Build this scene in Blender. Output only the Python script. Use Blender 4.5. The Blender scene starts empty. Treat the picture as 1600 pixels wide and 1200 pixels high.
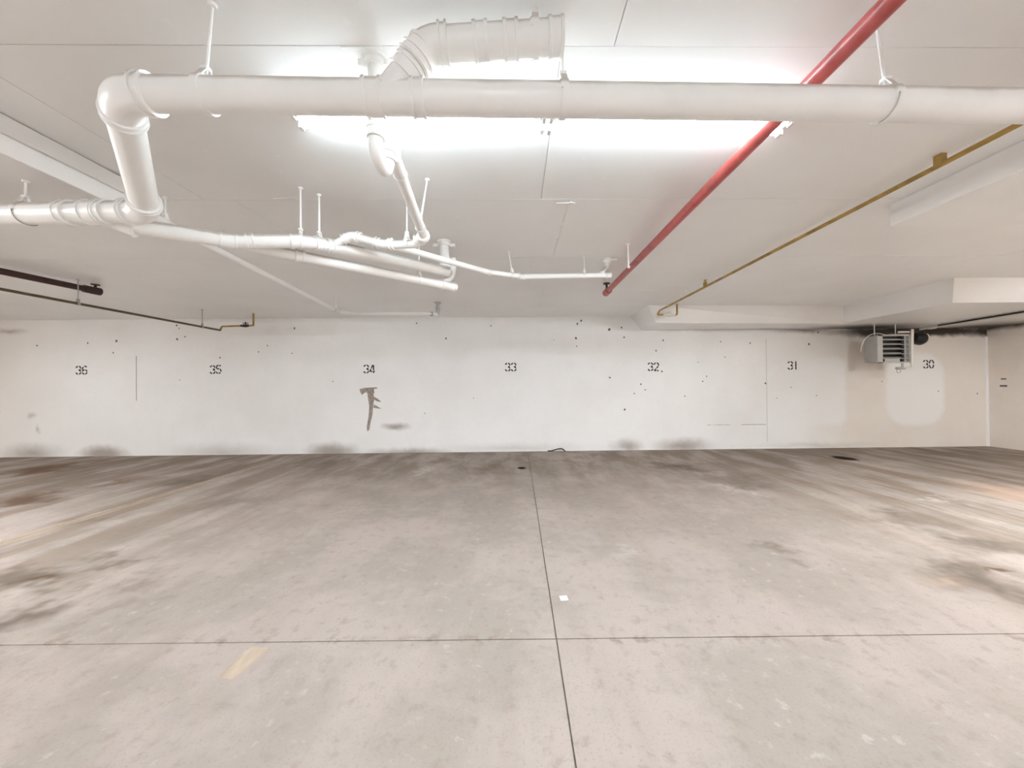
import bpy, math, random
from mathutils import Vector, Matrix
random.seed(7)
S = bpy.context.scene
COL = S.collection

# ------------------------------------------------------------------ camera
F = 578.0                       # focal length in pixels of a 1600 px wide frame
HC = 1.28                       # camera height
CAM = Vector((0, 0, HC))
yaw, pitch, roll = 0.0087, 0.0069, 0.009
fw = Vector((-math.sin(yaw) * math.cos(pitch), math.cos(yaw) * math.cos(pitch), math.sin(pitch)))
rt0 = fw.cross(Vector((0, 0, 1))).normalized()
up0 = rt0.cross(fw).normalized()
rt = (rt0 * math.cos(roll) - up0 * math.sin(roll)).normalized()
up = (up0 * math.cos(roll) + rt0 * math.sin(roll)).normalized()
cd = bpy.data.cameras.new('camera')
cd.sensor_fit = 'HORIZONTAL'; cd.sensor_width = 36; cd.lens = F / 1600 * 36
cd.clip_start = 0.02
cam = bpy.data.objects.new('camera', cd); COL.objects.link(cam)
M4 = Matrix((rt, up, -fw)).transposed().to_4x4(); M4.translation = CAM
cam.matrix_world = M4
S.camera = cam

# ------------------------------------------------------------------ light and exposure
EXPOSURE = 1.56
TUBE_STRENGTH = 27.0            # the fluorescent tubes light the whole room
S.view_settings.view_transform = 'Standard'; S.view_settings.look = 'None'
S.view_settings.gamma = 1; S.view_settings.exposure = EXPOSURE
S.view_settings.use_curve_mapping = False
S.cycles.use_light_tree = False
S.cycles.diffuse_bounces = 6
W = bpy.data.worlds.new('world'); S.world = W; W.use_nodes = True
W.node_tree.nodes['Background'].inputs[0].default_value = (0.9, 0.95, 1, 1)
W.node_tree.nodes['Background'].inputs[1].default_value = 0.05

# ------------------------------------------------------------------ helpers: geometry of the view
CEIL = 1.375                    # ceiling above the camera
ZC = HC + CEIL
K = 0.022                       # the room is slightly out of square
D0 = 7.29
def ray(px, py): return fw + rt * ((px - 800) / F) - up * ((py - 600) / F)
def at_z(px, py, z):            # z above camera
    d = ray(px, py); return CAM + d * (z / d.z)
def at_d(px, py, y):
    d = ray(px, py); return CAM + d * (y / d.y)
def at_wall(px, py):
    d = ray(px, py); return CAM + d * (D0 / (d.y - K * d.x))
def at_floor(px, py): return at_z(px, py, -HC)
def proj(p):
    v = p - CAM; q = v.dot(fw); return (800 + F * v.dot(rt) / q, 600 - F * v.dot(up) / q)
def on_line(pts, px):
    for a, b in zip(pts, pts[1:]):
        if (a - CAM).dot(fw) < .1 or (b - CAM).dot(fw) < .1: continue
        xa, xb = proj(a)[0], proj(b)[0]
        if (xa - px) * (xb - px) <= 0 and xa != xb:
            lo, hi = 0.0, 1.0
            for _ in range(40):
                m = (lo + hi) / 2
                if (proj(a.lerp(b, m))[0] - px) * (xa - px) > 0: lo = m
                else: hi = m
            return a.lerp(b, lo), (b - a).normalized()
    return None

# ------------------------------------------------------------------ helpers: materials
def newmat(name):
    m = bpy.data.materials.new(name); m.use_nodes = True
    nt = m.node_tree; return m, nt, nt.nodes['Principled BSDF']
def srgb(r, g, b):
    f = lambda c: (c / 255 / 12.92) if c <= 10 else ((c / 255 + .055) / 1.055) ** 2.4
    return (f(r), f(g), f(b), 1)
class NB:
    def __init__(s, nt): s.nt = nt
    def n(s, t, **kw):
        o = s.nt.nodes.new(t)
        for k, v in kw.items(): setattr(o, k, v)
        return o
    def link(s, a, b): s.nt.links.new(a, b)
    def put(s, sock, v):
        if hasattr(v, 'links') or isinstance(v, bpy.types.NodeSocket): s.link(v, sock)
        else: sock.default_value = v
    def math(s, op, a, b=0.0, clamp=False):
        o = s.n('ShaderNodeMath', operation=op); o.use_clamp = clamp
        s.put(o.inputs[0], a); s.put(o.inputs[1], b); return o.outputs[0]
    def vmath(s, op, a, b=(0, 0, 0)):
        o = s.n('ShaderNodeVectorMath', operation=op)
        s.put(o.inputs[0], a); s.put(o.inputs[1], b)
        return o.outputs['Value'] if op == 'LENGTH' else o.outputs[0]
    def noise(s, vec, scale, detail=4, rough=.55, col=False, flat=False):
        o = s.n('ShaderNodeTexNoise')
        if flat: o.noise_dimensions = '2D'
        s.put(o.inputs['Vector'], vec)
        o.inputs['Scale'].default_value = scale; o.inputs['Detail'].default_value = detail
        o.inputs['Roughness'].default_value = rough
        return o.outputs['Color'] if col else o.outputs['Fac']
    def ramp(s, v, a, b, lo=0.0, hi=1.0):
        o = s.n('ShaderNodeMapRange', interpolation_type='SMOOTHSTEP'); s.put(o.inputs[0], v)
        o.inputs[1].default_value = a; o.inputs[2].default_value = b
        o.inputs[3].default_value = lo; o.inputs[4].default_value = hi; return o.outputs[0]
    def mix(s, f, a, b, mode='MIX'):
        o = s.n('ShaderNodeMix', data_type='RGBA', blend_type=mode); s.put(o.inputs[0], f)
        s.put(o.inputs[6], a); s.put(o.inputs[7], b); return o.outputs[2]
    def pos(s): return s.n('ShaderNodeNewGeometry').outputs['Position']
    def blobs(s, vec, items):   # stains: (centre, radii, strength, softness)
        tot = None
        for c, r, st, soft in items:
            iv = tuple(1 / max(k, 1e-4) for k in r)
            o = s.n('ShaderNodeVectorMath', operation='MULTIPLY_ADD')
            s.put(o.inputs[0], vec); o.inputs[1].default_value = iv
            o.inputs[2].default_value = tuple(-a * k for a, k in zip(c, iv))
            l = s.vmath('LENGTH', o.outputs[0])
            w = s.n('ShaderNodeMath', operation='MULTIPLY_ADD'); s.put(w.inputs[0], l)
            w.inputs[1].default_value = -st / soft; w.inputs[2].default_value = st / soft
            v = w.outputs[0]
            tot = v if tot is None else s.math('MAXIMUM', tot, v)
        tot = s.ramp(tot, 0.0, max(i[2] for i in items), 0.0, max(i[2] for i in items))
        return tot
    def bump(s, bsdf, h, strength=.2, dist=.005):
        b = s.n('ShaderNodeBump'); b.inputs['Strength'].default_value = strength
        b.inputs['Distance'].default_value = dist
        s.put(b.inputs['Height'], h); s.link(b.outputs[0], bsdf.inputs['Normal'])

def paint(name, col, rough=.5, var=.06, metal=0.0, bump=.08, scale=9, dirt=None):
    m, nt, b = newmat(name); q = NB(nt); p = q.pos()
    n = q.noise(p, scale, 3)
    d = dirt or tuple(c * (1 - 3 * var) for c in col[:3]) + (1,)
    c = q.mix(q.ramp(n, .35, .75, 0, min(1, var * 8)), col, d)
    q.link(c, b.inputs['Base Color']); b.inputs['Roughness'].default_value = rough
    b.inputs['Metallic'].default_value = metal
    return m

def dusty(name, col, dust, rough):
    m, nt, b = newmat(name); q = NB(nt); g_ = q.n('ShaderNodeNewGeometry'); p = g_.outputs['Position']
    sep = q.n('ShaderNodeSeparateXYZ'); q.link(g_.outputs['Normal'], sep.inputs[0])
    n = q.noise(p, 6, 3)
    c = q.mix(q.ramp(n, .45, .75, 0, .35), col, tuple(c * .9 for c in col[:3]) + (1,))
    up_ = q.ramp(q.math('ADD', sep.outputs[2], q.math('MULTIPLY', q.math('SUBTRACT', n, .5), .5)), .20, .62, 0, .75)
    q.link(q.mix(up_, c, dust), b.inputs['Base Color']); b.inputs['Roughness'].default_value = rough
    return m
WHITE = paint('white_paint', (.90, .895, .88, 1), .42, .02)
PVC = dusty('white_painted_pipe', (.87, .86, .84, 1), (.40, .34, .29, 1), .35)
TRIMP = paint('cream_painted_metal', (.76, .73, .66, 1), .4, .05)
RED = paint('red_sprinkler_paint', (.46, .095, .085, 1), .35, .08, dirt=(.25, .035, .03, 1))
MAROON = paint('dark_maroon_paint', (.05, .018, .016, 1), .5, .1)
GASY = paint('mustard_gas_paint', (.43, .28, .065, 1), .42, .1, dirt=(.2, .13, .04, 1))
GASD = paint('grimy_brown_gas_paint', (.12, .085, .04, 1), .5, .1)
STEEL = paint('galvanised_steel', (.55, .55, .55, 1), .32, .1, metal=.85, scale=40)
BLACK = paint('black_metal', (.012, .011, .010, 1), .45, .1)
GREYM = paint('grey_enamel', (.43, .42, .40, 1), .4, .06)
SLAT = paint('louvre_enamel', (.52, .51, .49, 1), .35, .06)
DARKIN = paint('heater_core_dark', (.035, .028, .024, 1), .6, .1)  # near-black plate behind the louvre slats
INK = paint('black_stencil_paint', (.012, .012, .012, 1), .6, .05)
SCARM = paint('bare_concrete_scar', (.40, .345, .31, 1), .8, .12, scale=30, dirt=(.22, .18, .16, 1))
CHIPM = paint('paint_chip_grey', (.16, .15, .14, 1), .8, .1)
CARDM = paint('white_card', (.83, .84, .85, 1), .55, .02)
RUBBER = paint('dark_rubber', (.05, .035, .025, 1), .7, .1)
SOCK = paint('lamp_socket_white', (.74, .73, .70, 1), .4, .04)

def tube_mat(name, col, k):
    m, nt, b = newmat(name)
    b.inputs['Base Color'].default_value = (.9, .9, .9, 1)
    b.inputs['Emission Color'].default_value = col
    b.inputs['Emission Strength'].default_value = TUBE_STRENGTH * k
    return m
TUBEM = tube_mat('fluorescent_tube_cool', (.77, .91, 1.0, 1), .62)
TUBEN = tube_mat('added_tube_neutral', (.79, .915, 1.0, 1), 1.95)  # glow of the ceiling strips added behind the camera
TUBES = tube_mat('fluorescent_tube_soft_warm', (.93, .95, .96, 1), 4.2)
TUBER = tube_mat('fluorescent_tube_right', (.94, .95, .95, 1), 7.0)
TUBEW = tube_mat('added_tube_side', (.93, .95, .97, 1), 1.5)  # glow of the side strips added behind the camera

# ------------------------------------------------------------------ helpers: meshes and objects
def empty(name, loc=(0, 0, 0)):
    o = bpy.data.objects.new(name, None); COL.objects.link(o); o.location = loc
    o.empty_display_size = .1; return o
def tag(o, label, cat, group=None):
    o['label'] = label; o['category'] = cat
    if group: o['group'] = group
    return o
def wloc(o):
    v = Vector((0, 0, 0))
    while o: v += o.location; o = o.parent
    return v
class MB:
    def __init__(s): s.v = []; s.f = []
    def add(s, vs, fs):
        k = len(s.v); s.v += [Vector(q) for q in vs]; s.f += [tuple(i + k for i in g) for g in fs]; return s
    def hexa(s, b, t):          # 4 bottom corners (ccw), 4 top corners
        return s.add(list(b) + list(t), [(3, 2, 1, 0), (4, 5, 6, 7), (0, 1, 5, 4), (1, 2, 6, 5), (2, 3, 7, 6), (3, 0, 4, 7)])
    def box(s, c, h, ax=None):
        c = Vector(c); X, Y, Z = ax or (Vector((1, 0, 0)), Vector((0, 1, 0)), Vector((0, 0, 1)))
        g = lambda i, j, k: c + X * h[0] * i + Y * h[1] * j + Z * h[2] * k
        return s.hexa([g(-1, -1, -1), g(1, -1, -1), g(1, 1, -1), g(-1, 1, -1)],
                      [g(-1, -1, 1), g(1, -1, 1), g(1, 1, 1), g(-1, 1, 1)])
    def sweep(s, pts, r, n=20, caps=True):
        pts = [Vector(p) for p in pts]; m = len(pts)
        rs = r if isinstance(r, (list, tuple)) else [r] * m
        tg = []
        for i in range(m):
            a = pts[max(i - 1, 0)]; b = pts[min(i + 1, m - 1)]
            d = b - a
            if d.length < 1e-9: d = tg[-1] if tg else Vector((0, 0, 1))
            tg.append(d.normalized())
        # steps with coincident points (radius changes) keep the neighbouring tangent
        t0 = tg[0]; ref = Vector((0, 0, 1)) if abs(t0.z) < .9 else Vector((1, 0, 0))
        u = t0.cross(ref).normalized(); k = len(s.v)
        for i in range(m):
            u = (u - tg[i] * u.dot(tg[i])).normalized(); w = tg[i].cross(u)
            for j in range(n):
                a = 2 * math.pi * j / n
                s.v.append(pts[i] + (u * math.cos(a) + w * math.sin(a)) * rs[i])
        for i in range(m - 1):
            for j in range(n):
                j2 = (j + 1) % n
                s.f.append((k + i * n + j, k + i * n + j2, k + (i + 1) * n + j2, k + (i + 1) * n + j))
        if caps:
            s.f.append(tuple(k + j for j in reversed(range(n))))
            s.f.append(tuple(k + (m - 1) * n + j for j in range(n)))
        return s
    def build(s, name, mat, parent=None, smooth=True, label=None, kind=None, bevel=0):
        lo = Vector((min(v.x for v in s.v), min(v.y for v in s.v), min(v.z for v in s.v)))
        hi = Vector((max(v.x for v in s.v), max(v.y for v in s.v), max(v.z for v in s.v)))
        c = (lo + hi) / 2
        me = bpy.data.meshes.new(name)
        me.from_pydata([v - c for v in s.v], [], s.f); me.update()
        o = bpy.data.objects.new(name, me); COL.objects.link(o)
        me.materials.append(mat)
        if parent: o.parent = parent
        o.location = c - (wloc(parent) if parent else Vector((0, 0, 0)))
        if smooth:
            for p in me.polygons: p.use_smooth = True
            try: me.set_sharp_from_angle(angle=math.radians(38))
            except Exception: pass
        if bevel:
            b = o.modifiers.new('bevel', 'BEVEL'); b.width = bevel; b.segments = 2; b.limit_method = 'ANGLE'
        if label: o['label'] = label
        if kind: o['kind'] = kind
        return o
def fillet(pts, R, n=8):
    if not isinstance(R, (list, tuple)): R = [R] * len(pts)
    out = [pts[0]]
    for i in range(1, len(pts) - 1):
        p = pts[i]; a = (pts[i - 1] - p); b = (pts[i + 1] - p)
        t = min(R[i], a.length * .48, b.length * .48)
        p0 = p + a.normalized() * t; p1 = p + b.normalized() * t
        for j in range(n + 1):
            q = j / n; out.append(p0 * (1 - q) ** 2 + p * 2 * q * (1 - q) + p1 * q * q)
    out.append(pts[-1]); return out
def pipe(name, pts, r, mat, parent=None, R=None, label=None, n=20):
    return MB().sweep(fillet(pts, R or r * 1.6), r, n).build(name, mat, parent, label=label)
def collar_profile(p0, p1, r, e=.004):   # a sleeve with a raised bead at each end
    d = (p1 - p0); L = d.length; d = d.normalized(); b = min(.012, L * .22)
    P = []; Rr = []
    for t, q in ((0, r * .98), (0.0005, r + e * 2), (b, r + e * 2), (b + .001, r + e), (L - b - .001, r + e), (L - b, r + e * 2), (L - .0005, r + e * 2), (L, r * .98)):
        P.append(p0 + d * t); Rr.append(q)
    return P, Rr
def coupling(p, d, L, r, mat, parent, e=.004, name='coupling'):
    P, Rr = collar_profile(p - d * L / 2, p + d * L / 2, r, e)
    return MB().sweep(P, Rr, 24).build(name, mat, parent)
def elbow(a, p, b, r, mat, parent, R, ext, e=.005, name='elbow'):
    da = (a - p).normalized(); db = (b - p).normalized()
    p0 = p + da * R; p1 = p + db * R
    arc = [p0 * (1 - q) ** 2 + p * 2 * q * (1 - q) + p1 * q * q for q in [j / 10 for j in range(11)]]
    m = MB(); m.sweep(arc, r + e, 24)
    for s, dd in ((p0, da), (p1, db)):
        P, Rr = collar_profile(s - dd * .002, s + dd * ext, r, e * 1.25); m.sweep(P, Rr, 24)
    return m.build(name, mat, parent)
def hanger(p, d, r, parent, mat, top=None, rr=.0055, lean=(0, 0), flange=False, ring=True):
    m = MB(); d = d.normalized(); upv = Vector((0, 0, 1)); side = d.cross(upv).normalized()
    w = .012
    if ring:
        m.sweep([p - d * w, p - d * w, p + d * w, p + d * w], [r * .99, r + .005, r + .005, r * .99], 24)
        c = p + upv * (r + .018)
        for sgn in (-1, 1):
            a = p + side * sgn * r * .75 + upv * r * .62; b = p + upv * (r + .036) + side * sgn * .007
            q = (b - a).normalized(); nrm = d.cross(q).normalized()
            m.box((a + b) / 2, ((b - a).length / 2, w, .002), (q, d, nrm))
        m.box(p + upv * (r + .037), (.012, .012, .006))
        m.build('hanger_strap', mat, parent, smooth=True)
    z1 = top if top is not None else ZC
    q = MB(); b = Vector((p.x + lean[0], p.y + lean[1], z1))
    q.sweep([p + upv * (r + .008), b], rr, 8)
    q.sweep([b - upv * .012, b], [.014, .016], 10)
    return q.build('hanger_rod', mat, parent)

# ------------------------------------------------------------------ room extents
corner = at_wall(1545, 692)
XR = corner.x                    # right wall
XL = -13.2
YB = -8.5
def yw(x): return D0 + K * x
xj1a, xj1b = at_floor(825, 707), at_floor(890, 1134)
def sk(u, v, z): return Vector((u, v + K * u, z))

# ------------------------------------------------------------------ floor material
def F_(x0, y0, x1, y1, st, soft=.8):
    c = at_floor((x0 + x1) / 2, (y0 + y1) / 2); a = at_floor((x0 + x1) / 2, y0); b = at_floor((x0 + x1) / 2, y1)
    ry = max(abs(a.y - b.y) / 2 * 1.25, .03); rx = (x1 - x0) / 2 * c.y / F * 1.15
    return ((c.x, (a.y + b.y) / 2, 0), (rx, ry, 10), st, soft)
def floor_mat():
    m, nt, b = newmat('stained_concrete_floor'); q = NB(nt); p = q.pos()
    N = lambda v, sc, d, r=.6, c=False: q.noise(v, sc, d, r, c, True)
    wob = q.vmath('SUBTRACT', N(p, 2.0, 3, .65, True), (.5, .5, .5))
    warp = q.vmath('ADD', p, q.vmath('MULTIPLY', wob, (.55, 1.2, 0)))
    n1 = N(q.vmath('MULTIPLY', p, (2.3, .38, 1)), 1.15, 4); n2 = N(p, 1.3, 5, .62); n3 = N(p, 13, 4, .65); n4 = N(p, 85, 2, .6)
    col = q.mix(q.ramp(n2, .36, .62), (.455, .396, .362, 1), (.385, .340, .305, 1))
    col = q.mix(q.ramp(n1, .50, .72, 0, .22), col, (.33, .275, .235, 1))
    col = q.mix(q.ramp(n3, .52, .78, 0, .42), col, (.29, .24, .205, 1))
    col = q.mix(q.math('MULTIPLY', q.ramp(n3, .40, .22, 0, .4), q.ramp(n2, .42, .58)), col, (.60, .56, .53, 1))
    col = q.mix(q.ramp(n4, .56, .78, 0, .34), col, (.27, .225, .19, 1))
    # tyre and water grime collects where the cars stand, near the wall
    sep = q.n('ShaderNodeSeparateXYZ'); q.link(warp, sep.inputs[0])
    park = q.ramp(sep.outputs[1], 3.2, 6.9, 0, 1)
    n5 = N(q.vmath('MULTIPLY', p, (1.5, .6, 1)), 1.6, 4, .62)
    col = q.mix(q.math('MULTIPLY', park, q.ramp(n5, .36, .66, .15, .72)), col, (.20, .16, .13, 1))
    sides = q.math('MAXIMUM', q.ramp(sep.outputs[0], -1.6, -4.5, 0, 1), q.ramp(sep.outputs[0], 2.2, 4.6, 0, 1))
    col = q.mix(q.math('MULTIPLY', sides, q.ramp(n1, .40, .62, 0, .68)), col, (.22, .175, .14, 1))
    dark = [F_(-30, 870, 150, 930, .85), F_(-40, 925, 100, 990, .7), F_(140, 865, 250, 900, .5), F_(60, 800, 200, 830, .4), F_(100, 900, 260, 960, .35), F_(240, 742, 340, 762, .5),
            F_(270, 775, 440, 800, .35), F_(460, 716, 570, 735, .45), F_(720, 722, 800, 742, .4), F_(1000, 722, 1130, 738, .75),
            F_(1040, 735, 1260, 765, .4), F_(1330, 790, 1500, 830, .5), F_(1450, 825, 1640, 880, .6), F_(1430, 868, 1640, 950, .7),
            F_(1160, 845, 1260, 875, .4), F_(1480, 730, 1640, 770, .4), F_(90, 940, 250, 985, .3)]
    col = q.mix(q.blobs(warp, dark), col, (.15, .12, .097, 1))
    brown = [F_(0, 722, 120, 748, .8), F_(-20, 765, 100, 795, .8), F_(20, 890, 110, 915, .6), F_(1585, 900, 1640, 925, .8), F_(150, 742, 260, 760, .45)]
    col = q.mix(q.blobs(warp, brown), col, (.13, .075, .045, 1))
    warmp = [F_(1530, 750, 1680, 800, .5), F_(1410, 885, 1500, 915, .3)]
    col = q.mix(q.blobs(warp, warmp), col, (.62, .45, .34, 1))
    pale = [F_(930, 850, 1010, 880, .22), F_(600, 860, 680, 900, .15), F_(1420, 774, 1500, 788, .4), F_(1110, 755, 1200, 775, .3),
            F_(690, 1020, 745, 1055, .2), F_(640, 728, 680, 745, .5)]
    col = q.mix(q.math('MULTIPLY', q.blobs(warp, pale), q.ramp(n3, .35, .6)), col, (.74, .70, .68, 1))
    wet = [F_(808, 729.5, 823, 733.5, 1, .5), F_(1304, 712, 1336, 720, 1, .5)]
    col = q.mix(q.blobs(q.vmath('ADD', p, q.vmath('MULTIPLY', wob, (.08, .1, 0))), wet), col, (.03, .025, .02, 1))
    # grime along the saw-cut joints
    s2 = q.n('ShaderNodeSeparateXYZ'); q.link(p, s2.inputs[0])
    slope = (xj1b.x - xj1a.x) / (xj1b.y - xj1a.y)
    dx = q.math('ABSOLUTE', q.math('SUBTRACT', s2.outputs[0], q.math('ADD', q.math('MULTIPLY', s2.outputs[1], slope), xj1a.x - slope * xj1a.y)))
    dy = q.math('ABSOLUTE', q.math('SUBTRACT', s2.outputs[1], at_floor(820, 1000).y))
    near = q.math('MULTIPLY', q.ramp(q.math('MINIMUM', dx, dy), .06, .0, 0, 1), q.ramp(n5, .40, .60))
    col = q.mix(q.math('MULTIPLY', near, q.ramp(n3, .48, .66, 0, .6)), col, (.28, .22, .18, 1))
    q.link(col, b.inputs['Base Color'])
    b.inputs['Specular IOR Level'].default_value = 0
    return m
FLOOR = floor_mat()
JOINT = paint('joint_dirt', (.36, .30, .25, 1), .9, .1, scale=30)

# ------------------------------------------------------------------ wall, ceiling and soffit materials
def W_(x0, y0, x1, y1, st, soft=.8):
    c = at_wall((x0 + x1) / 2, (y0 + y1) / 2); s = c.y / F
    return ((c.x, 0, c.z), ((x1 - x0) / 2 * s * 1.15, 1e6, (y1 - y0) / 2 * s * 1.2), st, soft)
def wall_mat():
    m, nt, b = newmat('white_painted_concrete_wall'); q = NB(nt); p = q.pos()
    w1 = q.vmath('SUBTRACT', q.noise(p, 3.5, 3, .65, True), (.5, .5, .5))
    warp = q.vmath('ADD', p, q.vmath('MULTIPLY', w1, (.28, 0, .13)))
    n = q.noise(p, 1.1, 4, .6); nf = q.noise(p, 22, 3, .6)
    col = q.mix(q.ramp(n, .35, .7), (.915, .918, .915, 1), (.88, .878, .87, 1))
    col = q.mix(q.ramp(nf, .58, .8, 0, .14), col, (.55, .52, .48, 1))
    # right end: older cream coat with fresh white touch-up patches
    sep = q.n('ShaderNodeSeparateXYZ'); q.link(warp, sep.inputs[0])
    xr0, xr1 = at_wall(1225, 600).x, at_wall(1345, 600).x
    old = q.ramp(sep.outputs[0], xr0, xr1, 0, 1)
    c2 = q.mix(q.ramp(n, .3, .7), (.84, .79, .735, 1), (.80, .745, .685, 1))
    sp = q.n('ShaderNodeSeparateXYZ'); q.link(p, sp.inputs[0])
    def rbox(x0, y0, x1, y1, rad):
        a = at_wall(x0, y0); c = at_wall(x1, y1)
        dx = q.math('SUBTRACT', q.math('ABSOLUTE', q.math('SUBTRACT', sp.outputs[0], (a.x + c.x) / 2)), (c.x - a.x) / 2 - rad)
        dz = q.math('SUBTRACT', q.math('ABSOLUTE', q.math('SUBTRACT', sp.outputs[2], (a.z + c.z) / 2)), (a.z - c.z) / 2 - rad)
        dx = q.math('MAXIMUM', dx, 0.0); dz = q.math('MAXIMUM', dz, 0.0)
        l = q.math('SQRT', q.math('ADD', q.math('MULTIPLY', dx, dx), q.math('MULTIPLY', dz, dz)))
        return q.ramp(q.math('ADD', l, q.math('MULTIPLY', q.math('SUBTRACT', nf, .5), .10)), rad + .07, rad - .07, 0, 1)
    fresh = q.math('MAXIMUM', rbox(1384, 553, 1476, 664, .42), rbox(1150, 560, 1322, 664, .18))
    c2 = q.mix(fresh, c2, (.88, .87, .85, 1))
    col = q.mix(old, col, c2)
    xl0, xl1 = at_wall(150, 600).x, at_wall(-60, 600).x
    col = q.mix(q.ramp(sep.outputs[0], xl0, xl1, 0, .7), col, (.84, .80, .75, 1))
    grime = [W_(120, 694, 205, 724, .75), W_(470, 690, 570, 722, .7), W_(592, 660, 642, 674, .6), W_(950, 684, 1010, 710, .5), W_(1010, 682, 1125, 712, .55),
             W_(38, 642, 56, 656, .35), W_(-10, 690, 110, 726, .5), W_(55, 662, 64, 680, .35), W_(240, 690, 460, 724, .35), W_(-20, 512, 50, 524, .4), W_(640, 690, 960, 710, .25),
             W_(1150, 690, 1400, 702, .25), W_(560, 698, 720, 718, .6)]
    col = q.mix(q.blobs(warp, grime), col, (.25, .195, .155, 1))
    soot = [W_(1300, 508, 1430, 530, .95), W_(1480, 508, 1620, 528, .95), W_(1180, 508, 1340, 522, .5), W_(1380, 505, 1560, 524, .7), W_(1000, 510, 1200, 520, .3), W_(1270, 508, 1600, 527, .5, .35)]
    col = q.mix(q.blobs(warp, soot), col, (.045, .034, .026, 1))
    # thin cracks and form joints
    for x, a0, a1, st in ((213, 556, 626, .75), (1197, 530, 690, .28)):
        a = at_wall(x, a0); c = at_wall(x, a1)
        d = q.math('ABSOLUTE', q.math('SUBTRACT', sp.outputs[0], a.x))
        inz = q.math('MULTIPLY', q.math('LESS_THAN', sp.outputs[2], a.z), q.math('GREATER_THAN', sp.outputs[2], c.z))
        col = q.mix(q.math('MULTIPLY', q.ramp(d, .011, .003, 0, st), inz), col, (.18, .12, .1, 1))
    a = at_wall(1105, 664); c = at_wall(1197, 663)
    d = q.math('ABSOLUTE', q.math('SUBTRACT', sp.outputs[2], a.z))
    inx = q.math('MULTIPLY', q.math('GREATER_THAN', sp.outputs[0], a.x), q.math('LESS_THAN', sp.outputs[0], c.x))
    col = q.mix(q.math('MULTIPLY', q.math('MULTIPLY', q.ramp(d, .010, .002, 0, .6), inx), q.ramp(q.noise(p, 3, 2), .4, .55)), col, (.2, .15, .12, 1))
    q.link(col, b.inputs['Base Color']); b.inputs['Roughness'].default_value = .55
    b.inputs['Specular IOR Level'].default_value = 0
    return m
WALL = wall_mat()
def side_wall_mat():
    m, nt, b = newmat('cream_painted_concrete_wall'); q = NB(nt); p = q.pos()
    n = q.noise(p, 1.1, 6, .6); nf = q.noise(p, 25, 5, .6)
    col = q.mix(q.ramp(n, .3, .7), (.78, .715, .65, 1), (.71, .645, .58, 1))
    col = q.mix(q.ramp(nf, .58, .8, 0, .2), col, (.45, .40, .35, 1))
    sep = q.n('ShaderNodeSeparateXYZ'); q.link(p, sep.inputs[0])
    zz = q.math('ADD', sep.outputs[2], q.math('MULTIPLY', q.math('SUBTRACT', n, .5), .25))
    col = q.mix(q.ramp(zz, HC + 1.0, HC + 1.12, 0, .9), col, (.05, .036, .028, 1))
    q.link(col, b.inputs['Base Color']); b.inputs['Roughness'].default_value = .55
    b.inputs['Specular IOR Level'].default_value = 0
    return m
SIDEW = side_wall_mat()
def ceil_mat(name, soot=None):
    m, nt, b = newmat(name); q = NB(nt); p = q.pos()
    n = q.noise(p, .9, 3, .55); nf = q.noise(p, 30, 2, .6)
    col = q.mix(q.ramp(n, .35, .7), (.860, .858, .850, 1), (.825, .818, .805, 1))
    vo = q.n('ShaderNodeTexVoronoi'); vo.voronoi_dimensions = '2D'; q.link(p, vo.inputs['Vector']); vo.inputs['Scale'].default_value = 2.6
    col = q.mix(q.ramp(q.math('ADD', vo.outputs['Distance'], q.math('MULTIPLY', q.math('SUBTRACT', nf, .5), .08)), .045, .02, 0, .5), col, (.90, .895, .89, 1))
    if soot:
        w1 = q.vmath('SUBTRACT', q.noise(p, 2.2, 4, .6, True), (.5, .5, .5))
        warp = q.vmath('ADD', p, q.vmath('MULTIPLY', w1, (.5, .35, 0)))
        col = q.mix(q.blobs(warp, soot), col, (.035, .026, .02, 1))
    q.link(col, b.inputs['Base Color']); b.inputs['Roughness'].default_value = .33
    return m
CEILM = ceil_mat('painted_ceiling_board')
SOFFM = ceil_mat('sooty_soffit_paint', [((6.9, 7.35, 2.4), (1.7, .75, 3), .97, .9), ((9.3, 7.3, 2.4), (1.6, 1.0, 3), .85, .9), ((5.0, 7.45, 2.4), (2.2, .3, 3), .6, .9)])

# ------------------------------------------------------------------ structure: floor
T = .10
fl = MB().hexa([(XL, YB, -.25), (XR, YB, -.25), (XR, yw(XR), -.25), (XL, yw(XL), -.25)],
               [(XL, YB, -.012), (XR, YB, -.012), (XR, yw(XR), -.012), (XL, yw(XL), -.012)]).build('floor', JOINT, smooth=False, kind='structure')
jl, jr = at_floor(0, 1008), at_floor(1600, 990)
def yj(x): return jl.y + (jr.y - jl.y) * (x - jl.x) / (jr.x - jl.x)
def xjc(y): return xj1a.x + (xj1b.x - xj1a.x) * (y - xj1a.y) / (xj1b.y - xj1a.y)
r2a, r2b = at_floor(1380, 770), at_floor(1600, 833)
xr2 = (r2a.x + r2b.x) / 2
cols = [lambda y: XL, xjc, lambda y: xr2 + 0 * y, lambda y: XR]
rows = [lambda x: YB, yj, yw]
g = .0035
for i in range(3):
    for j in range(2):
        cs = []
        for (ci, sx) in ((i, 1), (i + 1, -1)):
            for (rj, sy) in ((j, 1), (j + 1, -1)):
                y = 0.0
                for _ in range(6):
                    x = cols[ci](y); y = rows[rj](x)
                gx = g if 0 < ci < 3 else 0; gy = g if rj == 1 else 0
                cs.append((x + sx * gx, y + sy * gy))
        q = [cs[0], cs[2], cs[3], cs[1]]
        MB().hexa([(a, b, -.012) for a, b in q], [(a, b, 0) for a, b in q]).build('floor_slab', FLOOR, fl, smooth=False)

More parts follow.
